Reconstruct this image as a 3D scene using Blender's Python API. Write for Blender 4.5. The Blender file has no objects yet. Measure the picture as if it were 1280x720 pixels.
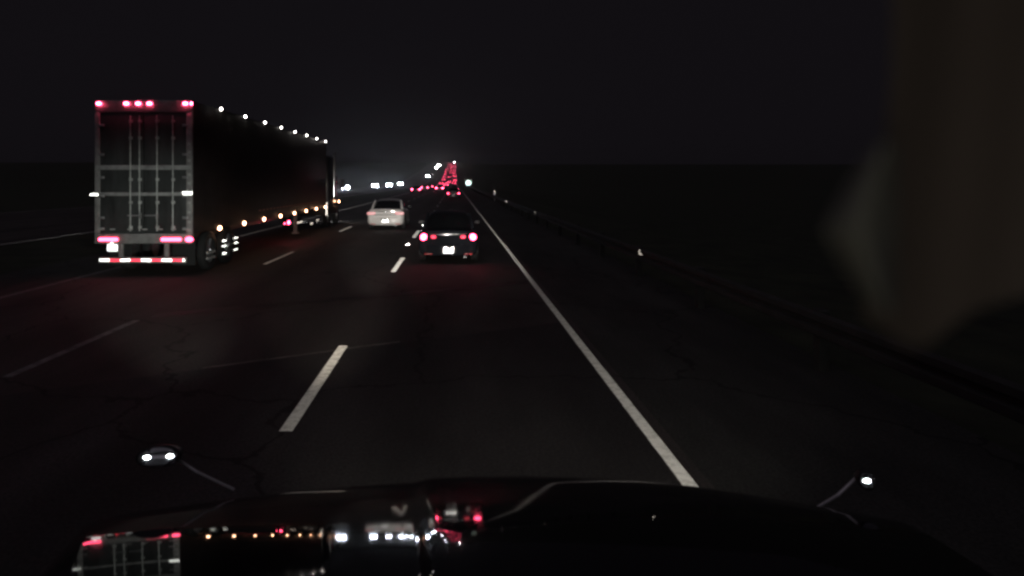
import bpy, bmesh, math, random
from mathutils import Vector, Matrix
R = math.radians
rnd = random.Random(7)
S = bpy.context.scene
COL = S.collection

# ------------------------------------------------------------------ camera
H = 2.3                                   # dash camera height in the truck cab
cam_d = bpy.data.cameras.new('camera')
cam_d.sensor_width = 36
cam_d.lens = 36 * 810 / 1280
cam_d.shift_x = 72 / 1280
cam_d.shift_y = -133.5 / 1280
cam_d.clip_start = 0.02
cam_d.clip_end = 6000
cam_d.dof.use_dof = True
cam_d.dof.focus_distance = 22
cam_d.dof.aperture_fstop = cam_d.lens / 6.0      # 6 mm entrance pupil
cam = bpy.data.objects.new('camera', cam_d)
COL.objects.link(cam)
cam.location = (0, 0, H)
cam.rotation_euler = (R(90), 0, 0)
S.camera = cam

# ------------------------------------------------------------------ world: clear black night
W = bpy.data.worlds.new('World'); S.world = W; W.use_nodes = True
nt = W.node_tree
bg = nt.nodes['Background']
bg.inputs[0].default_value = (0.92, 0.78, 1.0, 1)
bg.inputs[1].default_value = 0.0058
try:
    W.cycles_visibility.diffuse = True
except Exception:
    pass
S.view_settings.view_transform = 'Standard'
S.view_settings.look = 'None'
S.view_settings.exposure = 0
S.view_settings.gamma = 1
cy = S.cycles
cy.use_denoising = True
cy.max_bounces = 6; cy.diffuse_bounces = 2; cy.glossy_bounces = 3
cy.volume_bounces = 0
cy.sample_clamp_indirect = 4
cy.filter_width = 2.7

# ------------------------------------------------------------------ own headlamps, then added fill beams and a fill sun
TX = 0.18                                 # centre line of our own truck
def spot(x, y, z, tx, ty, tz, power, size, blend, col=(1, .93, .84), rad=.07):
    d = bpy.data.lights.new('headlamp_or_fill_beam', 'SPOT'); d.energy = power
    d.spot_size = R(size); d.spot_blend = blend; d.color = col; d.shadow_soft_size = rad
    o = bpy.data.objects.new('headlamp_or_fill_beam', d); COL.objects.link(o)
    o.location = (x, y, z)
    o.rotation_euler = (Vector((tx, ty, tz)) - o.location).to_track_quat('-Z', 'Y').to_euler()
    return o
for s in (-1, 1):
    spot(TX + s * .86, 2.86, .98, TX + s * .6, 60, .7, 3800, 12, 1.0)        # hot spot
    spot(TX + s * .86, 2.86, .98, TX + s * 1.0 + 2.2, 16, -.1, 78, 76, 1.0)            # wide spill

spot(TX - .86, 2.86, .98, -7.3, 15.6, .9, 2500, 22, 1.0, (.96, 1, .93))  # added fill beam that brightens the trailer rear
spot(TX - .86, 2.86, .98, -3.45, 30, 1.0, 12500, 12, 1.0, (1, .95, .88))  # added fill beam for the white sedan
spot(TX - .86, 2.86, .98, -4.6, 26, .3, 1000, 23, 1.0, (1, .88, .74))  # added warm fill beam for the road in the next lane
fill_sun = bpy.data.lights.new('ambient_fill', 'SUN'); fill_sun.energy = .15; fill_sun.angle = R(60); fill_sun.color = (.95, .82, 1)  # wide fill sun added to lift the blacks evenly
so = bpy.data.objects.new('ambient_fill', fill_sun); COL.objects.link(so); so.rotation_euler = (R(25), R(-15), 0)

# ------------------------------------------------------------------ helpers
MATS = {}
def mat(name, col, rough=.6, metal=0., noise=0., nscale=8., coat=0., emit=None, estr=0., bump=0., spec=.5, stretch=None):
    if name in MATS: return MATS[name]
    m = bpy.data.materials.new(name); m.use_nodes = True
    n = m.node_tree; p = n.nodes['Principled BSDF']
    p.inputs['Roughness'].default_value = rough
    p.inputs['Metallic'].default_value = metal
    p.inputs['Coat Weight'].default_value = coat
    p.inputs['Coat Roughness'].default_value = .03
    p.inputs['Specular IOR Level'].default_value = spec
    p.inputs['Base Color'].default_value = (*col, 1)
    if noise > 0:
        tc = n.nodes.new('ShaderNodeTexCoord'); mp = n.nodes.new('ShaderNodeMapping')
        if stretch: mp.inputs['Scale'].default_value = stretch
        nz = n.nodes.new('ShaderNodeTexNoise'); nz.inputs['Scale'].default_value = nscale
        nz.inputs['Detail'].default_value = 8; nz.inputs['Roughness'].default_value = .65
        rp = n.nodes.new('ShaderNodeValToRGB')
        rp.color_ramp.elements[0].position = .3; rp.color_ramp.elements[1].position = .7
        rp.color_ramp.elements[0].color = (*[c * (1 - noise) for c in col], 1)
        rp.color_ramp.elements[1].color = (*[min(1, c * (1 + noise)) for c in col], 1)
        n.links.new(tc.outputs['Object'], mp.inputs[0]); n.links.new(mp.outputs[0], nz.inputs['Vector'])
        n.links.new(nz.outputs['Fac'], rp.inputs[0]); n.links.new(rp.outputs[0], p.inputs['Base Color'])
        if bump:
            b = n.nodes.new('ShaderNodeBump'); b.inputs['Strength'].default_value = bump; b.inputs['Distance'].default_value = .01
            n2 = n.nodes.new('ShaderNodeTexNoise'); n2.inputs['Scale'].default_value = nscale * 12
            n.links.new(tc.outputs['Object'], n2.inputs['Vector'])
            n.links.new(n2.outputs['Fac'], b.inputs['Height']); n.links.new(b.outputs[0], p.inputs['Normal'])
    if emit:
        p.inputs['Emission Color'].default_value = (*emit, 1)
        p.inputs['Emission Strength'].default_value = estr
    MATS[name] = m
    return m

def retro(name, col, rough=.35, share=.6):
    """retroreflective sheeting / glass beads: sends light back the way it came"""
    if name in MATS: return MATS[name]
    m = bpy.data.materials.new(name); m.use_nodes = True
    n = m.node_tree; p = n.nodes['Principled BSDF']
    p.inputs['Base Color'].default_value = (*col, 1); p.inputs['Roughness'].default_value = .6
    g = n.nodes.new('ShaderNodeBsdfGlossy'); g.inputs['Roughness'].default_value = rough
    g.inputs['Color'].default_value = (*col, 1)
    geo = n.nodes.new('ShaderNodeNewGeometry'); n.links.new(geo.outputs['Incoming'], g.inputs['Normal'])
    mx = n.nodes.new('ShaderNodeMixShader'); mx.inputs[0].default_value = share
    n.links.new(p.outputs[0], mx.inputs[1]); n.links.new(g.outputs[0], mx.inputs[2])
    n.links.new(mx.outputs[0], n.nodes['Material Output'].inputs['Surface'])
    MATS[name] = m
    return m

class MB:
    def __init__(s): s.v = []; s.f = []; s.sm = []
    def add(s, vs, fs, smooth=False):
        b = len(s.v); s.v += [tuple(v) for v in vs]
        s.f += [tuple(i + b for i in f) for f in fs]; s.sm += [smooth] * len(fs); return s
    def box(s, x0, x1, y0, y1, z0, z1, bev=0.):
        if bev <= 0:
            v = [(x, y, z) for z in (z0, z1) for y in (y0, y1) for x in (x0, x1)]
            return s.add(v, [(0, 2, 3, 1), (4, 5, 7, 6), (0, 1, 5, 4), (2, 6, 7, 3), (0, 4, 6, 2), (1, 3, 7, 5)])
        bm = bmesh.new(); bmesh.ops.create_cube(bm, size=1)
        for v in bm.verts:
            v.co = Vector(((x0 + x1) / 2 + v.co.x * (x1 - x0), (y0 + y1) / 2 + v.co.y * (y1 - y0), (z0 + z1) / 2 + v.co.z * (z1 - z0)))
        bmesh.ops.bevel(bm, geom=list(bm.edges), offset=bev, segments=3, affect='EDGES', profile=.5)
        return s.frombm(bm)
    def frombm(s, bm, smooth=True):
        bm.verts.ensure_lookup_table(); bm.verts.index_update()
        s.add([v.co.copy() for v in bm.verts], [[v.index for v in f.verts] for f in bm.faces], smooth); bm.free(); return s
    def cyl(s, a, b, r, n=12, r2=None, cap=True):
        a = Vector(a); b = Vector(b); d = (b - a).normalized(); r2 = r if r2 is None else r2
        u = d.orthogonal().normalized(); w = d.cross(u); vs = []
        for p, q in ((a, r), (b, r2)):
            for i in range(n):
                t = 2 * math.pi * i / n; vs.append(p + (u * math.cos(t) + w * math.sin(t)) * q)
        s.add(vs, [(i, (i + 1) % n, n + (i + 1) % n, n + i) for i in range(n)], True)
        if cap: s.add(vs, [tuple(range(n))[::-1], tuple(range(n, 2 * n))])
        return s
    def tube(s, pts, r, n=8):
        for a, b in zip(pts, pts[1:]): s.cyl(a, b, r, n)
        return s
    def ell(s, c, rx, ry, rz, n=16, m=10):
        vs = [(c[0], c[1], c[2] + rz)]; fs = []
        for j in range(1, m):
            p = math.pi * j / m
            for i in range(n):
                t = 2 * math.pi * i / n
                vs.append((c[0] + rx * math.sin(p) * math.cos(t), c[1] + ry * math.sin(p) * math.sin(t), c[2] + rz * math.cos(p)))
        vs.append((c[0], c[1], c[2] - rz)); L = len(vs) - 1
        for i in range(n):
            fs.append((0, 1 + i, 1 + (i + 1) % n)); fs.append((L, 1 + (m - 2) * n + (i + 1) % n, 1 + (m - 2) * n + i))
        for j in range(m - 2):
            for i in range(n):
                a = 1 + j * n + i; b = 1 + j * n + (i + 1) % n; fs.append((a, a + n, b + n, b))
        return s.add(vs, fs, True)
    def loft(s, rings, cap=True, smooth=True):
        n = len(rings[0]); vs = [p for r in rings for p in r]; fs = []
        for j in range(len(rings) - 1):
            for i in range(n):
                a = j * n + i; b = j * n + (i + 1) % n; fs.append((a, b, b + n, a + n))
        s.add(vs, fs, smooth)
        if cap:
            s.add(rings[0], [tuple(range(n))[::-1]], False); s.add(rings[-1], [tuple(range(n))], False)
        return s
    def grid(s, rows, smooth=True):
        n = len(rows[0]); vs = [p for r in rows for p in r]
        return s.add(vs, [(j * n + i, j * n + i + 1, (j + 1) * n + i + 1, (j + 1) * n + i) for j in range(len(rows) - 1) for i in range(n - 1)], smooth)
    def build(s, name, m, parent=None, loc=(0, 0, 0)):
        me = bpy.data.meshes.new(name); me.from_pydata(s.v, [], s.f); me.update()
        me.polygons.foreach_set('use_smooth', s.sm)
        me.materials.append(m)
        o = bpy.data.objects.new(name, me); COL.objects.link(o); o.location = loc
        if parent: o.parent = parent
        return o

def tag(o, label=None, cat=None, group=None, kind=None):
    if label: o['label'] = label
    if cat: o['category'] = cat
    if group: o['group'] = group
    if kind: o['kind'] = kind
    return o
def empty(name, loc=(0, 0, 0)):
    o = bpy.data.objects.new(name, None); COL.objects.link(o); o.location = loc; o.empty_display_size = .3; return o
def copy_tree(o, parent=None):
    c = o.copy(); COL.objects.link(c)
    if parent: c.parent = parent
    for ch in [k for k in ALLCH.get(o.name, [])]: copy_tree(ch, c)
    return c
ALLCH = {}
def index_children():
    ALLCH.clear()
    for o in COL.objects:
        if o.parent: ALLCH.setdefault(o.parent.name, []).append(o)

# ------------------------------------------------------------------ materials
M_as = mat('asphalt', (.052, .046, .041), .82, noise=.35, nscale=.9, bump=.5, stretch=(1, .25, 1))
M_sh = mat('shoulder_asphalt', (.036, .037, .032), .88, noise=.35, nscale=1.4, bump=.5, stretch=(1, .3, 1))
def asphaltify(m, tracks, crack):
    n = m.node_tree; L = n.links; p = n.nodes['Principled BSDF']
    base = p.inputs['Base Color'].links[0].from_socket
    tc = n.nodes.new('ShaderNodeTexCoord')
    def math_(op, a, b):
        q = n.nodes.new('ShaderNodeMath'); q.operation = op
        for i, v in enumerate((a, b)):
            if hasattr(v, 'links'): L.new(v, q.inputs[i])
            else: q.inputs[i].default_value = v
        return q.outputs[0]
    def noise(scale, det=4, st=(1, 1, 1)):
        mp = n.nodes.new('ShaderNodeMapping'); mp.inputs['Scale'].default_value = st
        z = n.nodes.new('ShaderNodeTexNoise'); z.inputs['Scale'].default_value = scale; z.inputs['Detail'].default_value = det
        L.new(tc.outputs['Object'], mp.inputs[0]); L.new(mp.outputs[0], z.inputs['Vector']); return z.outputs['Fac']
    f = math_('MULTIPLY_ADD', noise(38, 3), 2.4); f.node.inputs[2].default_value = -.2
    big = math_('MULTIPLY_ADD', noise(.55, 5, (1, .12, 1)), 1.6); big.node.inputs[2].default_value = .2
    f = math_('MULTIPLY', f, big)
    if tracks:
        sx = n.nodes.new('ShaderNodeSeparateXYZ'); L.new(tc.outputs['Object'], sx.inputs[0])
        a = math_('MULTIPLY', math_('ADD', sx.outputs['X'], 1.55), 2 * math.pi / 1.83)
        c = math_('MULTIPLY_ADD', math_('COSINE', a, 0), .16); c.node.inputs[2].default_value = .95
        f = math_('MULTIPLY', f, c)
    if crack:
        v = n.nodes.new('ShaderNodeTexVoronoi'); v.feature = 'DISTANCE_TO_EDGE'; v.inputs['Scale'].default_value = .22
        mp = n.nodes.new('ShaderNodeVectorMath'); mp.operation = 'ADD'
        nz = n.nodes.new('ShaderNodeTexNoise'); nz.inputs['Scale'].default_value = 1.4; nz.inputs['Detail'].default_value = 6
        L.new(tc.outputs['Object'], nz.inputs['Vector']); L.new(tc.outputs['Object'], mp.inputs[0]); L.new(nz.outputs['Color'], mp.inputs[1]); L.new(mp.outputs[0], v.inputs['Vector'])
        k = math_('GREATER_THAN', v.outputs['Distance'], .006)
        k = math_('MULTIPLY_ADD', k, .6); k.node.inputs[2].default_value = .4
        f = math_('MULTIPLY', f, k)
    mx = n.nodes.new('ShaderNodeVectorMath'); mx.operation = 'SCALE'
    L.new(base, mx.inputs[0]); L.new(f, mx.inputs['Scale']); L.new(mx.outputs[0], p.inputs['Base Color'])
asphaltify(M_as, True, True); asphaltify(M_sh, False, True)
M_gr = mat('verge_grass', (.028, .034, .018), .95, noise=.6, nscale=.8, bump=.8)
M_paint = retro('road_paint', (.62, .62, .58), .5, .35)
def worn(m):
    n = m.node_tree; p = n.nodes['Principled BSDF']
    tc = n.nodes.new('ShaderNodeTexCoord'); nz = n.nodes.new('ShaderNodeTexNoise'); nz.inputs['Scale'].default_value = 3; nz.inputs['Detail'].default_value = 10
    rp = n.nodes.new('ShaderNodeValToRGB'); nz.inputs['Scale'].default_value = 9; nz.inputs['Roughness'].default_value = .75; rp.color_ramp.elements[0].position = .40; rp.color_ramp.elements[1].position = .53
    rp.color_ramp.elements[0].color = (.24, .235, .22, 1); rp.color_ramp.elements[1].color = (.7, .7, .66, 1)
    n.links.new(tc.outputs['Object'], nz.inputs['Vector']); n.links.new(nz.outputs['Fac'], rp.inputs[0]); n.links.new(rp.outputs[0], p.inputs['Base Color'])
worn(M_paint)
M_tape_w = retro('white_reflective_tape', (.9, .9, .88), .3, .8)
M_tape_r = retro('red_reflective_tape', (.5, .02, .04), .3, .8)
M_plate = retro('plate_sheeting', (.85, .88, .92), .35, .7)
M_galv = mat('galvanised_steel', (.42, .43, .43), .45, .8, noise=.25, nscale=6)
M_steel = mat('steel_frame', (.30, .30, .29), .5, .3, noise=.3, nscale=5)
M_door = mat('trailer_door_paint', (.040, .044, .043), .45, noise=.55, nscale=3, stretch=(1, 1, .3))
M_rod = mat('zinc_rod', (.42, .44, .42), .4, .2, noise=.4, nscale=9)
M_side = mat('trailer_side_paint', (.026, .022, .021), .5, noise=.4, nscale=2)
M_rub = mat('tyre_rubber', (.02, .02, .02), .85)
M_rim = mat('alloy_rim', (.5, .5, .52), .3, .9)
M_dark = mat('black_plastic', (.018, .018, .02), .55)
M_glass = mat('car_glass', (.008, .009, .01), .06, coat=.3)
M_chrome = mat('chrome_trim', (.75, .76, .78), .12, 1.0)
M_hood = mat('black_gloss_paint', (.006, .006, .008), .05, spec=.34)
n_ = M_hood.node_tree; tc_ = n_.nodes.new('ShaderNodeTexCoord'); nz_ = n_.nodes.new('ShaderNodeTexNoise'); nz_.inputs['Scale'].default_value = 9; nz_.inputs['Detail'].default_value = 3
bp_ = n_.nodes.new('ShaderNodeBump'); bp_.inputs['Strength'].default_value = .35; bp_.inputs['Distance'].default_value = .0002
n_.links.new(tc_.outputs['Object'], nz_.inputs['Vector']); n_.links.new(nz_.outputs['Fac'], bp_.inputs['Height']); n_.links.new(bp_.outputs[0], n_.nodes['Principled BSDF'].inputs['Normal'])
nr_ = n_.nodes.new('ShaderNodeTexNoise'); nr_.inputs['Scale'].default_value = 5; nr_.inputs['Detail'].default_value = 8
mr_ = n_.nodes.new('ShaderNodeMapRange'); mr_.inputs[1].default_value = .4; mr_.inputs[2].default_value = .7; mr_.inputs[3].default_value = .02; mr_.inputs[4].default_value = .06
n_.links.new(tc_.outputs['Object'], nr_.inputs['Vector']); n_.links.new(nr_.outputs['Fac'], mr_.inputs[0]); n_.links.new(mr_.outputs[0], n_.nodes['Principled BSDF'].inputs['Roughness'])
def lamp(name, col, s): return mat(name, (.3, .02, .03) if col[1] < .3 else (.6, .6, .6), .3, emit=col, estr=s)
L_red = lamp('red_lens_lit', (1, .055, .13), 23)
L_redbar = lamp('red_bar_lens_lit', (1, .06, .14), 12)
L_redtop = lamp('red_clearance_lens_lit', (1, .07, .16), 40)
L_redfar = lamp('far_red_lens_lit', (1, .07, .16), 45)
L_hill = lamp('hill_red_lens_lit', (1, .06, .15), 48)
L_reddim = lamp('dim_red_lens_lit', (1, .05, .10), 2.2)
L_amber = lamp('amber_marker_lit', (1, .50, .28), 18)
L_wht = lamp('white_marker_lit', (1, .93, .86), 22)
L_head = lamp('headlight_lit', (.80, .88, 1), 260)
L_headfar = lamp('far_headlight_lit', (.9, .94, 1), 260)
L_mirr = lamp('following_headlight_lit', (.93, .97, 1), 60)
L_plate = lamp('plate_lamp_lit', (1, .97, .9), 8)

# ------------------------------------------------------------------ terrain, roads
def zr(y):                                 # the highway climbs a long hill ahead
    if y < 300: return 0.
    if y < 450: return .05 * (y - 300) ** 2 / 300
    return 3.75 + .05 * (y - 450) if y < 1000 else 31.25 - .02 * (y - 1000)
YS = [-120, -60, -20, 0, 5, 10, 15, 20, 30, 40, 60, 80, 110, 150, 200, 250, 300] + [300 + 15 * i for i in range(1, 11)] + [500, 600, 700, 800, 900, 1000, 1200, 1600, 2400, 4000]
def strip(name, x0, x1, dz, m, y0=-120, y1=1200, xs=None):
    xs = xs or [x0, x1]; b = MB()
    ys = [y0] + [y for y in YS if y0 < y < y1] + [y1]
    b.grid([[(x, y, zr(y) + dz) for x in xs] for y in ys], False)
    return b
gx = [-2500, -600, -200, -90, -60, -40, -34, -15, -13, -11.3, 4.9, 6, 9, 14, 25, 60, 200, 600, 2500]
def ground_z(x, y):
    b = 0
    if x > 9: b = -min(3., (x - 9) * .12)
    if -34 < x < -11.3: b = 0
    return zr(y) - .012 + b - (.35 if -15 < x < -13 - .01 else 0)
rows = [[(x, y, ground_z(x, y)) for x in gx] for y in YS]
tag(MB().grid(rows, False).build('ground', M_gr), kind='structure')
tag(strip('road', -9.15, 1.95, 0, M_as).build('road', M_as), kind='structure')
tag(strip('x', 1.95, 4.75, -.002, M_sh).build('shoulder', M_sh), kind='structure')
tag(strip('x', -11.2, -9.15, -.002, M_sh).build('shoulder', M_sh), kind='structure')
tag(strip('x', -33, -16, 0, M_as).build('road', M_as), kind='structure')

def zd(y): return zr(y) + .004
def line(x, w, segs, m=M_paint, dz=.004):
    b = MB()
    for y0, y1 in segs:
        ys = [y0] + [y for y in YS if y0 < y < y1] + [y1]
        b.grid([[(x - w / 2, y, zr(y) + dz), (x + w / 2, y, zr(y) + dz)] for y in ys], False)
    return b
M_dim_paint = mat('dim_road_paint', (.17, .17, .165), .8, noise=.6, nscale=6)  # same lane paint, with the dimmer light put into its colour
tag(line(-5.25, .125, [(7.6, 10.7)]).build('lane_marking', M_dim_paint), kind='structure')
tag(line(-8.95, .15, [(27, 1000)]).build('lane_marking', M_paint), kind='structure')
mk = line(1.78, .112, [(-60, 1000)]); mk.v = mk.v
tag(mk.build('lane_marking', M_paint), kind='structure')
tag(line(-8.95, .13, [(-60, 27)]).build('lane_marking', M_dim_paint), kind='structure')
d1 = [(5.95, 9.05), (16.4, 19.5)] + [(37.2 + 10.6 * i, 40.4 + 10.6 * i) for i in range(50)] + [(-4.6 - 10.5 * i, -1.5 - 10.5 * i) for i in range(1, 6)]
d2 = [(17.9, 21.1), (29.6, 33.0)] + [(41 + 10.6 * i, 44.2 + 10.6 * i) for i in range(50)]
tag(line(-1.55, .125, d1).build('lane_marking', M_paint), kind='structure')
tag(line(-1.66, .15, [(26.3, 30.2)]).build('lane_marking', M_paint), kind='structure')
tag(line(-5.25, .125, d2).build('lane_marking', M_paint), kind='structure')
for x in (-16.4, -32.6): tag(line(x, .13, [(-60, 1000)]).build('lane_marking', M_paint), kind='structure')
# skewed bridge joint, old patch and tar seals across the lanes
M_seal = mat('joint_seal', (.17, .16, .14), .7, noise=.6, nscale=3)
M_tar = mat('tar_patch', (.022, .021, .02), .6, noise=.4, nscale=4)
def skew(x0, y0, x1, y1, w, m, name, dz, n=24, jit=.012):
    b = MB(); rows = []
    for i in range(n + 1):
        t = i / n; x = x0 + (x1 - x0) * t; y = y0 + (y1 - y0) * t + rnd.uniform(-jit, jit)
        rows.append([(x, y - w / 2, dz), (x, y + w / 2 + rnd.uniform(0, jit), dz)])
    return tag(b.grid(rows, False).build(name, m), kind='structure')
skew(-3.1, 7.97, -1.63, 8.80, .06, M_seal, 'joint_strip', .003)
skew(-1.47, 8.91, -.78, 9.28, .06, M_seal, 'joint_strip', .003)
skew(-5.15, 11.1, -1.65, 12.95, .34, M_tar, 'tar_strip', .003, jit=.05)
skew(-1.45, 13.05, 1.7, 14.7, .22, M_tar, 'tar_strip', .003, jit=.05)
# darker deck surface nearer than the joint
M_deck = mat('dark_deck', (.034, .032, .03), .85, noise=.35, nscale=1.3, bump=.5, stretch=(1, .3, 1))
asphaltify(M_deck, True, True)
db = MB(); db.add([(-8.88, -60, .0015), (1.7, -60, .0015), (1.7, 10.55, .0015), (-8.88, 4.75, .0015)], [(0, 1, 2, 3)])
tag(db.build('dark_deck', M_deck), kind='structure')

# ------------------------------------------------------------------ guardrail on the right
M_wea = mat('weathered_steel', (.035, .036, .034), .8, noise=.4, nscale=3)
gr = empty('guardrail', (4.4, 0, 0)); tag(gr, 'grey steel guardrail along the right shoulder with small reflectors', 'guardrail')
prof = [(0, .42), (-.05, .45), (-.05, .52), (0, .555), (0, .585), (-.05, .62), (-.05, .69), (0, .72)]
prof2 = prof + [(.004, .72)] + [(x + .004, z) for x, z in prof[::-1][1:]]
MB().loft([[(x, y, z + zr(y)) for x, z in prof2] for y in [2] + [y for y in YS if 2 < y < 236] + [236]], smooth=False).build('rail_beam', M_wea, gr)
gpost = None
for i in range(60):
    y = 4 + i * 3.9
    if gpost is None:
        gpost = MB().box(.01, .13, -.08, .08, -.02, .74, .008).build('post', M_wea, gr, (0, y, 0))
    else:
        o = gpost.copy(); COL.objects.link(o); o.location = (0, y, 0)
M_rfl = retro('reflector_face', (.95, .93, .86), .22, .95)
for i in range(11):
    y = 15.2 + i * 19.7
    MB().box(-.075, -.02, y - .02, y, .60, .70, .004).box(-.055, .0, y, y + .02, .57, .66).build('reflector', M_rfl, gr)
def delineator(x, y, label):
    t = empty('delineator_post', (x, y, zr(y))); tag(t, label, 'roadside post', 'delineator posts')
    MB().box(-.06, .06, -.012, .012, 0, 1.15, .006).build('post_blade', mat('white_post_plastic', (.75, .75, .72), .5), t)
    MB().box(-.05, .05, -.02, -.013, .9, 1.1).build('reflector', M_rfl, t)
delineator(4.72, 76, 'slim white delineator post standing behind the guardrail beyond the dark sedan')
delineator(-11.9, 440, 'tiny pale post in the median below the far oncoming headlights')
studs = [(-1.69, 23.4, 'nearest small white road stud, just left of the black sedan'), (-1.62, 33.6, 'second white road stud beyond the black sedan on the dashed line'),
         (-1.6, 44.2, 'third white road stud on the dashed line, counting away from us'), (-1.6, 54.8, 'fourth white road stud on the dashed line, counting away from us'), (-1.6, 65.4, 'farthest white road stud on the dashed line')]
for x, y, lab in studs:
    t = empty('road_stud', (x, y, .0)); tag(t, lab, 'road stud', 'reflective studs along the dashed line')
    MB().box(-.07, .07, -.05, .05, .002, .03, .01).build('stud_body', mat('stud_plastic', (.7, .7, .68), .5), t)
    MB().box(-.06, .06, -.056, -.051, .008, .034).build('reflector', M_rfl, t)
# object marker sign at the far end of the guardrail
sg = empty('marker_sign', (4.6, 214, 0)); tag(sg, 'pale green-white reflective sign panel at the far end of the guardrail', 'road sign')
MB().cyl((0, 0, 0), (0, 0, 2.5), .04).build('sign_post', M_galv, sg)
MB().box(-.9, .9, -.05, -.03, .95, 2.55, .005).build('sign_panel', retro('sign_sheeting', (.62, .95, .86), .12, .97), sg)

# ------------------------------------------------------------------ sedans
def section(w, z0, z1, y, n=28, p=4.0, lean=0.):
    pts = []
    for i in range(n):
        t = 2 * math.pi * i / n
        c, s_ = math.cos(t), math.sin(t)
        x = w * abs(c) ** (2 / p) * (1 if c >= 0 else -1)
        z = abs(s_) ** (2 / p) * (1 if s_ >= 0 else -1)
        x *= 1 - lean * (z + 1) / 2
        pts.append((x, y, (z0 + z1) / 2 + z * (z1 - z0) / 2))
    return pts
WHEEL = {}
def make_wheel(parent, x, y, r, side):
    if r not in WHEEL:
        b = MB()
        rg = []
        for (yy, rr) in ((-.1, r * .66), (-.1, r * .93), (-.07, r), (.07, r), (.1, r * .93), (.1, r * .66)):
            rg.append([(yy, rr * math.cos(2 * math.pi * i / 24), rr * math.sin(2 * math.pi * i / 24)) for i in range(24)])
        b.loft(rg, cap=False)
        t = b.build('tyre', M_rub, None)
        c = MB(); c.cyl((-.05, 0, 0), (.05, 0, 0), r * .66, 20)
        for k in range(5):
            a = 2 * math.pi * k / 5
            d = Vector((0, math.cos(a), math.sin(a))); e = Vector((0, -math.sin(a), math.cos(a)))
            pts = [d * r * .15 - e * .03, d * r * .15 + e * .03, d * r * .62 + e * .022, d * r * .62 - e * .022]
            vs = [p + Vector((.05, 0, 0)) for p in pts] + [p + Vector((.085, 0, 0)) for p in pts]
            c.add(vs, [(4, 5, 6, 7), (0, 1, 5, 4), (1, 2, 6, 5), (2, 3, 7, 6), (3, 0, 4, 7)])
        rim = c.build('rim', M_rim, t)
        WHEEL[r] = (t.data, rim.data); bpy.data.objects.remove(rim); bpy.data.objects.remove(t)
    td, rd = WHEEL[r]
    w = bpy.data.objects.new('wheel', td); COL.objects.link(w); w.parent = parent; w.location = (x, y, r)
    if side < 0: w.rotation_euler = (0, 0, math.pi)
    q = bpy.data.objects.new('rim', rd); COL.objects.link(q); q.parent = w
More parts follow.
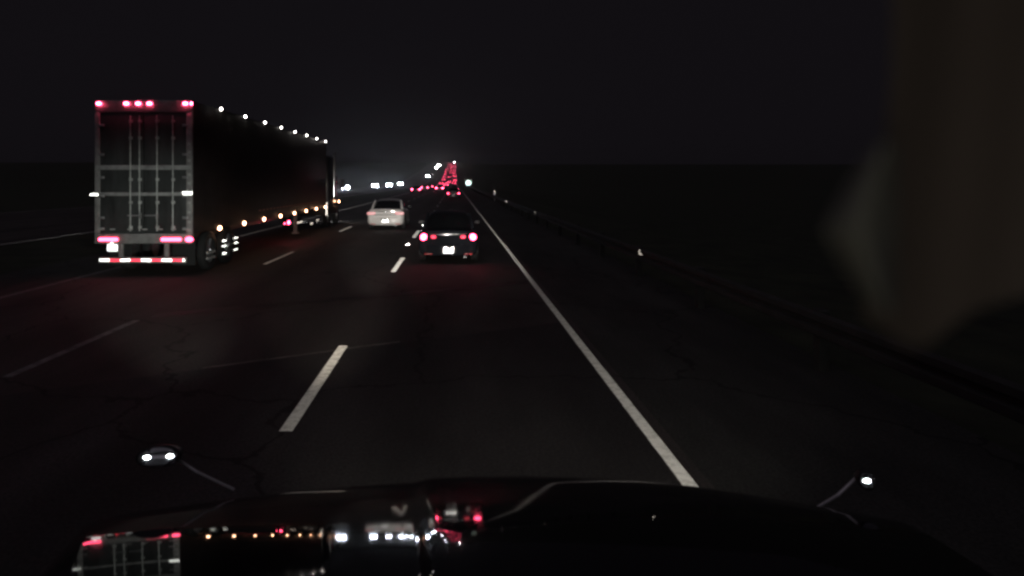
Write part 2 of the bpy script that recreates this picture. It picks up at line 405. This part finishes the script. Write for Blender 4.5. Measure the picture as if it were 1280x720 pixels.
def sedan(name, label, group, paint, W_=1.78, L_=4.7, Ht=1.42, deck=.95, tz=.75, tail='round', lit=L_red, head=None, plate_z=.36, detail=True, belt=.93, loc=(0, 0, 0)):
    t = empty(name, loc); tag(t, label, 'car', group)
    w = W_ / 2
    st = [(0, .82, .30, deck - .16), (.02, .90, .25, deck - .10), (.06, .955, .22, deck - .045), (.16, .985, .20, deck - .01), (.5, 1, .19, deck), (1.0, 1, .18, deck + .01),
          (1.6, 1, .18, belt + .02), (2.6, 1, .18, belt + .0), (3.3, 1, .18, belt - .03), (3.9, .985, .18, belt - .13), (4.35, .95, .19, belt - .2), (4.58, .88, .22, belt - .27), (4.68, .75, .28, belt - .34)]
    k = L_ / 4.7
    MB().loft([section(w * a, z0, z1, y * k, 32, 5.) for y, a, z0, z1 in st]).build('body', paint, t)
    # glasshouse: roof shell over dark glass
    gs = [(.62, .74, deck - .03, deck), (.75, .75, deck - .06, deck + .07), (1.0, .755, deck - .06, deck + .23), (1.35, .76, deck - .06, Ht - .06), (1.7, .76, deck - .06, Ht - .015), (2.2, .765, deck - .06, Ht), (2.6, .765, deck - .06, Ht - .02), (2.9, .765, deck - .06, Ht - .09), (3.3, .76, deck - .08, belt + .22), (3.75, .72, deck - .1, belt + .0)]
    MB().loft([section(w * a * 1.18, z0 - (z1 - z0) * .0, z1, y * k, 32, 3.6, .24) for y, a, z0, z1 in gs]).build('windows', M_glass, t)
    rf = MB(); rws = []
    for y, a, z0, z1 in gs[3:8]:
        rws.append([(q[0] * 1.012, q[1], q[2] + .008) for q in section(w * a * 1.18, z0, z1, y * k, 32, 3.6, .24)[3:14]])
    rf.grid(rws).build('roof', paint, t)
    for s in (-1, 1):       # C pillars
        a = section(w * .755 * 1.18, deck - .06, deck + .1, .85 * k, 32, 3.6, .24)
        pts = [(s * w * .83, .80 * k, deck - .01), (s * w * .80, .98 * k, deck + .16), (s * w * .725, 1.36 * k, Ht - .065)]
        MB().cyl(pts[0], pts[1], .055, 8, .05).cyl(pts[1], pts[2], .05, 8, .04).build('pillar', paint, t)
    # wheels
    for y in (.98 * k, 3.78 * k):
        for s in (-1, 1):
            make_wheel(t, s * (w - .085), y, .32, s)
            MB().cyl((s * (w - .06), y, .34), (s * (w + .004), y, .34), .375, 24).build('wheel_arch', M_dark, t)
    # tail lights
    for s in (-1, 1):
        if tail == 'round':
            MB().ell((s * (w - .16), .035, tz), .098, .06, .098).build('taillight', lit, t)
            if detail:
                MB().ell((s * (w - .43), .02, tz + .005), .10, .03, .055).build('taillight', L_reddim, t)
        elif tail == 'wide':
            MB().box(s * (w - .2) - .2, s * (w - .2) + .2, -.012, .06, tz - .06, tz + .055, .025).build('taillight', lit, t)
        else:
            MB().box(s * (w - .2) - .13, s * (w - .2) + .13, -.012, .1, tz - .07, tz + .07, .03).build('taillight', lit, t)
        MB().ell((s * (w - .3), L_ - .06, .68), .17 if detail or not head else .38, .07, .085 if detail or not head else .40).build('headlight', head or M_chrome, t)
    if detail:
        MB().box(-w * .70, w * .70, -.016, .03, .235, plate_z + .17, .02).build('bumper', paint, t)
        MB().box(-w * .60, w * .60, .003, .05, deck - .115, deck - .085, .008).build('trunk_trim', M_chrome, t)
        ds = [(-.006, deck - .035), (.03, deck + .012), (.10, deck + .03), (.2, deck + .018)]
        MB().grid([[(x * w * .86, y + .03 * x * x * x * x, z - .035 * x * x) for x in [i / 8 for i in range(-8, 9)]] for y, z in ds] ).build('spoiler', paint, t)
        MB().box(-.14, .14, -.034, -.018, plate_z - .07, plate_z + .07, .004).build('license_plate', M_plate, t)
        MB().box(-.19, .19, -.05, -.017, plate_z + .10, plate_z + .125, .004).box(-.20, -.175, -.03, -.017, plate_z - .08, plate_z + .1).box(.175, .20, -.03, -.017, plate_z - .08, plate_z + .1).build('plate_recess', M_dark, t)
        for s in (-1, 1):
            MB().ell((s * .1, -.05, plate_z + .095), .02, .008, .006, 8, 6).build('plate_lamp', L_plate, t)
            MB().box(s * w * .66 - .11, s * w * .66 + .11, -.024, 0.02, .262, .292, .006).build('reflector', mat('red_reflector_lens', (.55, .04, .05), .3), t)
            MB().box(s * (w + .06) - .09, s * (w + .06) + .09, 2.95 * k, 3.1 * k, .93, 1.05, .03).build('side_mirror', M_dark, t)
        MB().cyl((w * .55, -.03, .2), (w * .55, .2, .2), .035).build('exhaust_pipe', M_chrome, t)
    return t

P_black = mat('black_car_paint', (.014, .016, .020), .03)
P_white = mat('white_car_paint', (.72, .71, .68), .35, coat=.5)
P_grey = mat('grey_car_paint', (.10, .10, .11), .3, coat=.6)
P_silver = mat('silver_car_paint', (.35, .35, .36), .35, .4, coat=.5)
blk = sedan('sedan', 'black sedan with round red tail lights in our own lane', None, P_black, 1.68, 4.6, 1.40, .92, .74, 'round', L_red, plate_z=.37, loc=(-.17, 18.0, 0))
# things seen inside / on the black sedan
wh = sedan('sedan', 'white sedan beside the long trailer in the middle lane', None, P_white, 1.74, 4.7, 1.42, .97, .78, 'wide', mat('pale_tail_lens', (.8, .45, .45), .3, emit=(1, .4, .42), estr=.55), plate_z=.42, loc=(-3.26, 30.6, 0))
MB().box(-.55, .55, -.020, .02, .70, .725, .004).build('trunk_gap', M_dark, wh)
MB().ell((0, -.02, .83), .05, .012, .035, 12, 8).build('badge', M_chrome, wh)

# ------------------------------------------------------------------ long trailer truck, left lane
tr = empty('trailer_truck', (-7.48, 15.6, 0))
tag(tr, 'long dark box trailer with a row of marker lamps in the left lane', 'truck')
hw = 1.17; TL = 16.3; zf = 1.04; zt = 4.24
MB().box(-hw, hw, .06, TL, zf, zt, .02).build('trailer_box', M_side, tr)
# rear frame
f = MB(); f.box(-hw, hw, -.02, .06, zt - .28, zt + .005, .01); f.box(-hw, -hw + .12, -.02, .06, zf, zt - .28, .008); f.box(hw - .14, hw + .003, -.02, .06, zf, zt - .28, .008)
f.box(-hw, hw, -.03, .1, .80, zf, .01)
f.build('rear_frame', M_steel, tr)
for s in (-1, 1):
    d = MB().box(*sorted((s * .012, s * (hw - .125))), .0, .055, zf + .005, zt - .285, .006).build('rear_door', M_door, tr)
    for dx in ([.30, .08] if s < 0 else [.34, .72]):
        x = s * dx
        b = MB().cyl((x, -.045, zf + .06), (x, -.045, zt - .36), .017, 8)
        for z in (zf + .15, zf + .75, zf + 1.3, zf + 2.3, zt - .5): b.box(x - .04, x + .04, -.035, -.002, z - .035, z + .035, .004)
        b.build('lock_rod', M_rod, d)
    x = s * .2
    MB().box(x - .16, x + .16, -.075, -.055, zf + .42, zf + .455, .004).box(x + .12, x + .15, -.07, -.003, zf + .36, zf + .5, .004).build('door_handle', M_galv, d)
    for z in (zf + .12, zf + .38, zf + .9, zf + 1.35, zf + 1.9, zt - .6):
        MB().box(s * (hw - .16) - .07, s * (hw - .16) + .07, -.034, -.001, z - .03, z + .03, .006).build('hinge', M_galv, d)
# bright horizontal door bands and corner tape
M_band = mat('scuffed_band', (.34, .35, .34), .5, .2, noise=.35, nscale=5)
for z, hh in ((2.63, .055), (1.99, .04)):
    MB().box(-hw + .02, hw - .02, -.03, -.002, z - hh, z + hh, .005).build('door_band', M_band, tr)
MB().box(-hw - .10, -hw + .10, -.045, -.032, 1.95, 2.01).build('corner_reflector', M_tape_w, tr)
MB().box(hw - .22, hw + .01, -.045, -.032, 1.97, 2.055).build('corner_reflector', M_tape_w, tr)
for z in (1.12, 1.32, 1.55, 1.78, 2.25, 2.46, 2.8, 3.0, 3.2): MB().box(hw - .105, hw - .03, -.027, -.021, z - .03, z + .03).build('frame_tape', mat('dull_white_tape', (.45, .45, .43), .5), tr)
for x in (-1.02, -.72, -.3, .05, .42, .74, 1.02): MB().box(x - .06, x + .06, -.06, -.048, zf + .09, zf + .12).build('lower_tape', mat('dull_white_tape', (.45, .45, .43), .5), tr)
# lamps of the rear
for x in (-1.06, -.40, -.115, .155, 1.02, 1.165):
    MB().ell((x, -.045, zt - .075), .062 if x < 1.1 else .03, .03, .036, 12, 8).build('clearance_lamp', L_redtop, tr)
for a, b_ in ((-1.06, -.60), (.44, .92)):
    MB().box(a, b_, -.062, -.032, .865, .94, .025).build('taillight', L_redbar, tr)
MB().ell((1.115, -.05, .903), .10, .03, .06).build('taillight', L_redbar, tr)
MB().box(-.85, -.60, -.06, -.045, .62, .79, .004).build('license_plate', M_plate, tr)
MB().ell((-.72, -.085, .815), .03, .012, .01, 8, 6).build('plate_lamp', L_plate, tr)
# under-ride guard with striped tape
g = MB().box(-1.08, 1.02, -.02, .08, .33, .47, .008)
for x in (-.55, .55): g.box(x - .05, x + .05, -.01, .07, .47, .80, .006)
g.build('underride_guard', M_steel, tr)
xx = -1.05; k = 0
while xx < 1.0:
    MB().box(xx, min(xx + .24, 1.0), -.028, -.022, .375, .43).build('tape_strip', M_tape_w if k % 2 == 0 else M_tape_r, tr); xx += .25; k += 1
# mud flaps, axles, wheels, chassis rails
for s in (-1, 1):
    MB().box(s * .78 - .28, s * .78 + .28, .45, .47, .22, .8).build('mud_flap', M_rub, tr)
MB().box(-.55, -.42, .3, TL - 1, .80, zf - .005).box(.42, .55, .3, TL - 1, .80, zf - .005).build('chassis_rail', M_dark, tr)
for y in (1.35, 2.7, 17.2, 19.6):
    for s in (-1, 1): make_wheel(tr, s * (hw - .16), y, .50, s)
# trailer side lamps
for i in range(8):
    y = 1.9 + 2.03 * i
    MB().ell((hw + .012, y, zt + .01), .022, .07, .035, 12, 8).build('roof_marker_lamp', L_wht, tr)
    MB().ell((hw + .012, y - .1, 1.04), .03, .11, .058, 12, 8).build('side_marker_lamp', L_amber, tr)
MB().ell((hw + .06, 19.5, 1.2), .03, .12, .06).build('cab_marker_lamp', L_amber, tr)
MB().ell((hw - .03, 9.2, .72), .04, .14, .075).build('side_taillight', L_red, tr)
MB().ell((hw - .03, 8.6, .72), .02, .05, .03).build('side_taillight', L_red, tr)
for i in range(22):
    y = 5.3 + i * .42
    MB().box(hw + .001, hw + .006, y, y + .26, 1.33, 1.375).build('side_tape', mat('dull_red_tape', (.5, .22, .2), .5), tr)
for z in (.32, .46): MB().box(hw - .05, hw, 1.0, 1.5, z - .03, z + .03).build('side_guard_tape', mat('dull_white_tape', (.45, .45, .43), .5), tr)
for y in (2.15, 3.1):
    for z in (.32, .52, .66): MB().box(hw - .055, hw - .012, y, y + .22, z - .022, z + .022).build('wheel_glint', M_tape_w, tr)  # bright plates standing in for glints on the wheel rims
MB().box(hw - .3, hw - .16, 11.0, 11.15, .2, zf).box(hw - .36, hw - .1, 10.95, 11.2, .14, .2).build('landing_leg', M_steel, tr)
for y, z in ((10.6, .62), (13.0, .42), (14.2, .5)): MB().box(hw - .05, hw - .01, y, y + .8 if y < 11 else y + .35, z - .03, z + .03).build('low_reflector', M_tape_w, tr)
MB().box(hw - .22, hw - .02, 16.6, 16.63, .6, 1.25, .005).build('fairing_strip', M_tape_w, tr)
# tractor unit
cabp = mat('tractor_paint', (.03, .03, .035), .3, coat=.6)
MB().box(-1.2, 1.2, 16.9, 18.6, 1.0, 3.6, .12).box(-1.15, 1.15, 18.5, 19.2, 1.0, 2.9, .15).box(-1.0, 1.0, 19.1, 20.2, .7, 1.8, .18).build('tractor_cab', cabp, tr)
MB().box(-1.1, 1.1, 16.4, 20.1, .6, 1.0, .04).build('tractor_frame', M_dark, tr)
MB().box(hw + .02, hw + .05, 18.65, 19.1, 2.1, 2.6, .01).build('side_window', M_glass, tr)
MB().cyl((hw + .02, 18.3, 1.5), (hw + .02, 18.3, 3.8), .08).build('exhaust_stack', M_chrome, tr)
MB().box(hw + .2, hw + .42, 19.1, 19.2, 1.9, 2.4, .03).tube([(hw - .05, 19.1, 2.2), (hw + .25, 19.15, 2.2)], .02).build('door_mirror', M_dark, tr)
for s in (-1, 1): MB().ell((s * .8, 20.2, .95), .16, .08, .11).build('headlight', L_mirr, tr)

# ------------------------------------------------------------------ traffic ahead
near = [('round', (-.12, 87, 0), P_grey, 'grey car with paired brake lights, next ahead of the black sedan', 1.75, .66),
        ('wide', (.0, 127, 0), P_silver, 'car with a flat bar of brake lights, second ahead of the black sedan', 1.7, .85),
        ('wide', (-3.3, 143, 0), P_white, 'pale car with broad glaring brake lights, alone in the middle lane beyond the white sedan', 1.8, .8),
        ('box', (-7.1, 119, 0), P_grey, 'car with red tail lights in the left lane, first beyond the trailer truck', 1.8, .8),
        ('box', (-6.9, 150, 0), P_silver, 'car with red tail lights in the left lane, second beyond the trailer truck', 1.8, .85),
        ('round', (-7.0, 184, 0), P_grey, 'car with red tail lights in the left lane, third beyond the trailer truck', 1.8, .85)]
for tl, loc, p, lab, w_, tz in near:
    sedan('car', lab, 'cars braking ahead on the flat stretch', p, w_, 4.6, 1.45, .97, tz, tl, L_redfar if loc[1] > 100 else L_red, loc=loc, detail=loc[1] < 100)
proto = sedan('car', 'far car with red tail lights in the queue climbing the hill', 'cars queued up the far hill', P_grey, 1.8, 4.6, 1.45, .97, .85, 'box', L_hill, detail=False, loc=(-3.4, 262, 0))
index_children()
spots = []
for lane, ph in ((.05, 0), (-3.4, 11), (-7.1, 5)):
    y = 345 + ph
    while y < 880:
        spots.append((lane + rnd.uniform(-.3, .3), y)); y += rnd.uniform(34, 80) * (1 if y < 550 else 1.35)
for x, y in spots:
    c = copy_tree(proto); c.location = (x, y, zr(y)); c.rotation_euler = (math.atan(.05) if y > 450 else math.atan(.05 * (y - 300) / 150), 0, 0)
# oncoming traffic across the median
onc = [(-28.2, 172, 'oncoming car with the brightest white headlights, nearest of the oncoming row', 0),
       (-28.1, 234, 'oncoming car with white headlights, second from the left in the row', 0),
       (-28, 283, 'oncoming car with white headlights, third from the left in the row', 0),
       (-27.8, 339, 'oncoming car with white headlights, right end of the level row', 0),
       (-20.0, 490, 'oncoming car with glaring headlights, lowest on the far hill', 1),
       (-19.3, 700, 'oncoming car with glaring headlights, middle one on the far hill', 1),
       (-19.0, 800, 'oncoming car with glaring headlights, highest on the far hill', 1)]
for x, y, lab, far in onc:
    c = sedan('car', lab, 'oncoming cars with white headlights', P_silver, 1.8, 4.6, 1.45, .97, .85, 'box', M_tape_r, head=L_headfar if far else L_head, detail=False, loc=(x, y, zr(y)))
    c.rotation_euler = (-math.atan(.05) if y > 450 else 0, 0, math.pi)
# lamp at the crest
sl = empty('street_lamp', (3.4, 800, zr(800))); tag(sl, 'single small white street lamp at the top of the far hill', 'street lamp')
MB().cyl((0, 0, 0), (0, 0, 4.2), .09, 10, .06).tube([(0, 0, 4.2), (-1.2, 0, 4.5), (-3.4, 0, 4.5)], .05).build('lamp_pole', M_galv, sl)
MB().ell((-3.6, 0, 4.42), .5, .25, .16).build('lamp_head', lamp('street_lamp_lit', (.95, 1, .95), 500), sl)

# ------------------------------------------------------------------ vehicle following, seen in our hood mirror
fo = sedan('car', 'car following behind, its two headlights seen in our left hood mirror', None, P_silver, 1.78, 4.7, 1.42, .97, .8, 'box', L_red, head=L_mirr, detail=True, loc=(-6.9, -42, 0))
fo2 = sedan('car', 'car following far behind on our right shoulder, its headlight seen in our right hood mirror', None, P_grey, 1.78, 4.7, 1.42, .97, .8, 'box', L_red, head=L_mirr, detail=True, loc=(3.4, -47, 0))

# ------------------------------------------------------------------ our own truck: hood, mirrors, front
own = empty('semi_tractor', (TX, 0, 0)); tag(own, 'glossy black hood of our own truck with a small mirror on each side, foreground', 'truck')
sl_pts = [(-.75, 88), (-.55, 72), (-.32, 44), (-.14, 30), (0, 24.8), (.08, 20.2), (.22, 16.2), (.6, 15.7), (.9, 13.6), (1.3, 10), (1.75, 7), (2.2, 5)]
def slope(l):
    for (a, s0), (b, s1) in zip(sl_pts, sl_pts[1:]):
        if l <= b:
            t = (l - a) / (b - a); return R(s0 + (s1 - s0) * t)
    return R(6)
Y0 = 2.12; Z0 = H - .461 * Y0
prof = []
step = .02
l = 0; y = Y0; z = Z0; back = [(y, z)]
while l < 1.45:
    s_ = slope(l + step / 2); y -= step * math.cos(s_); z += step * math.sin(s_); l += step; back.append((y, z))
l = 0; y = Y0; z = Z0; fr = []
while l > -.75:
    s_ = slope(l - step / 2); y += step * math.cos(s_); z -= step * math.sin(s_); l -= step; fr.append((y, z))
prof = fr[::-1] + back
def sstep(a, b, x):
    t = max(0, min(1, (x - a) / (b - a))); return t * t * (3 - 2 * t)
nu = 120; rows = []
for (y, z) in prof:
    row = []
    for i in range(nu + 1):
        u = -1 + 2 * i / nu; a = abs(u)
        x = u * (1.22 if u < 0 else 1.08)
        dz = -.045 * u * u - .10 * sstep(.92, 1.0, a) ** 2
        dz += .013 * (1 - sstep(.205, .25, a)) if u < 0 else .013 * (1 - sstep(.5, .95, a))
        dyy = -.16 * u * u * (1 if y > Y0 else max(0, 1 - (Y0 - y) / .6))
        row.append((x * (1 - .30 * max(0, min(1, (Y0 - .35 - y) / 1.05))), y + dyy, z + dz + 0))
    # side skirts
    row = [(row[0][0] - .02, row[0][1], row[0][2] - .12), (row[0][0] - .03, row[0][1], min(row[0][2] - .2, .75))][::-1] + row + [(row[-1][0] + .02, row[-1][1], row[-1][2] - .12), (row[-1][0] + .03, row[-1][1], min(row[-1][2] - .2, .75))]
    rows.append(row)
MB().grid(rows).build('hood', M_hood, own)
yf, zfz = prof[0]
MB().box(-.62, .62, yf - .10, yf - .03, .72, zfz + .02, .02).build('grille', M_chrome, own)
MB().box(-1.1, 1.1, yf - .18, yf + .02, .30, .70, .05).build('bumper', M_chrome, own)
for s in (-1, 1):
    MB().ell((s * .86, yf - .16, .98), .18, .12, .12).build('headlight', mat('clear_lens', (.6, .6, .6), .1), own)
# hood mirrors
def hood_mirror(px, py, Y, base_px, base_py, target, sx, sz):
    X = (px - 568) / 810 * Y; Z = H - (py - 226.5) / 810 * Y
    c = Vector((X, Y, Z))
    to_cam = (Vector((0, 0, H)) - c).normalized(); to_t = (Vector(target) - c).normalized()
    n = (to_cam + to_t).normalized()
    right = Vector((0, 0, 1)).cross(n).normalized(); up = n.cross(right)
    loc = c - Vector((TX, 0, 0))
    h = MB(); rg = []
    for d, k_ in ((-.0, 1.0), (.02, 1.08), (-.03, 1.0), (-.07, .7), (-.085, .3)):
        pass
    for d, k_ in ((.004, .97), (.008, 1.04), (-.01, 1.08), (-.045, .95), (-.07, .6), (-.08, .2)):
        rg.append([tuple(right * math.cos(2 * math.pi * i / 32) * sx * k_ + up * math.sin(2 * math.pi * i / 32) * sz * k_ + n * d) for i in range(32)])
    h.loft(rg)
    ho = h.build('hood_mirror', M_dark, own, tuple(loc))
    gl = MB(); 
    gl.add([tuple(right * math.cos(2 * math.pi * i / 32) * sx * .95 + up * math.sin(2 * math.pi * i / 32) * sz * .95 + n * .007) for i in range(32)], [tuple(range(32))])
    gl.build('mirror_glass', mat('mirror_glass', (.9, .92, .94), .01, 1.0), ho)
    bx = (base_px - 568) / 810 * (Y + .1); bz = H - (base_py - 226.5) / 810 * (Y + .1)
    base = Vector((bx, Y + .1, bz)) - c
    MB().tube([tuple(-n * .07), tuple(base * .5 + Vector((0, 0, .005))), tuple(base)], .0045, 10).build('mirror_arm', mat('pale_arm_paint', (.75, .75, .75), .4), ho)
hood_mirror(198, 571, 2.0, 292, 612, (-6.9, -37.3, .68), .062, .03)
hood_mirror(1084, 601, 2.0, 1012, 640, (3.4 + .6, -42.3, .68), .022, .026)

# ------------------------------------------------------------------ cloth hanging in the cab at the right, near the lens
M_cl = mat('brown_curtain_cloth', (.082, .070, .057), .9, noise=.08, nscale=20)
M_cl2 = mat('grey_green_cloth', (.15, .163, .14), .9, noise=.2, nscale=30)  # paler grey-green for the curtain's folded edge
cu = empty('curtain', (0, 0, 0)); tag(cu, 'dim brown cloth curtain with a paler folded edge hanging in the cab at the right', 'curtain')
Yc = .15
def P(px, py, Y=Yc): return ((px - 568) / 810 * Y, Y, H - (py - 226.5) / 810 * Y)
rows = []
for j in range(25):
    t = j / 24; row = []
    for i in range(41):
        s_ = i / 40
        lx = 1112 - 22 * t + 10 * math.sin(t * 5); rx = 1420
        px = lx + (rx - lx) * s_
        bot = 392 + 42 * math.exp(-((px - 1145) / 45) ** 2) - max(0, (px - 1190)) * .25
        py = -80 + (bot + 80) * t
        yy = Yc + .0018 * math.sin(px / 46 + t) + .0006 * math.sin(px / 17 + t * 3)
        row.append(P(px, py, yy))
    rows.append(row)
MB().grid(rows).build('curtain_cloth', M_cl, cu)
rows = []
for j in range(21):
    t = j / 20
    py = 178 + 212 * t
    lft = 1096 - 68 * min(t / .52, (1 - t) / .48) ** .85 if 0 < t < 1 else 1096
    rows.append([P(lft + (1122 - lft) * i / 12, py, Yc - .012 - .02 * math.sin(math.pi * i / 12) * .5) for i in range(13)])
MB().grid(rows).build('folded_edge', M_cl2, cu)
dl = bpy.data.lights.new('cab_fill', 'AREA'); dl.energy = .24; dl.size = .25; dl.color = (1, .86, .7)  # unseen area light added in the cab to light the curtain
do = bpy.data.objects.new('cab_fill', dl); COL.objects.link(do); do.location = (-.12, -.25, 2.15)
do.rotation_euler = (Vector((.25, .26, 2.3)) - do.location).to_track_quat('-Z', 'Y').to_euler()

# ------------------------------------------------------------------ night air
hz = MB().box(-700, 700, -130, 1500, -8, 60).build('haze', mat('dummy', (0, 0, 0)))
hz.data.materials.clear()
hm = bpy.data.materials.new('night_haze'); hm.use_nodes = True; n = hm.node_tree
for q in list(n.nodes):
    if q.type == 'BSDF_PRINCIPLED': n.nodes.remove(q)
pv = n.nodes.new('ShaderNodeVolumePrincipled')
pv.inputs['Density'].default_value = .00022; pv.inputs['Color'].default_value = (.95, .95, .95, 1); pv.inputs['Anisotropy'].default_value = .9
n.links.new(pv.outputs[0], n.nodes['Material Output'].inputs['Volume'])
hz.data.materials.append(hm); tag(hz, 'thin night haze over the highway', 'haze', kind='stuff')
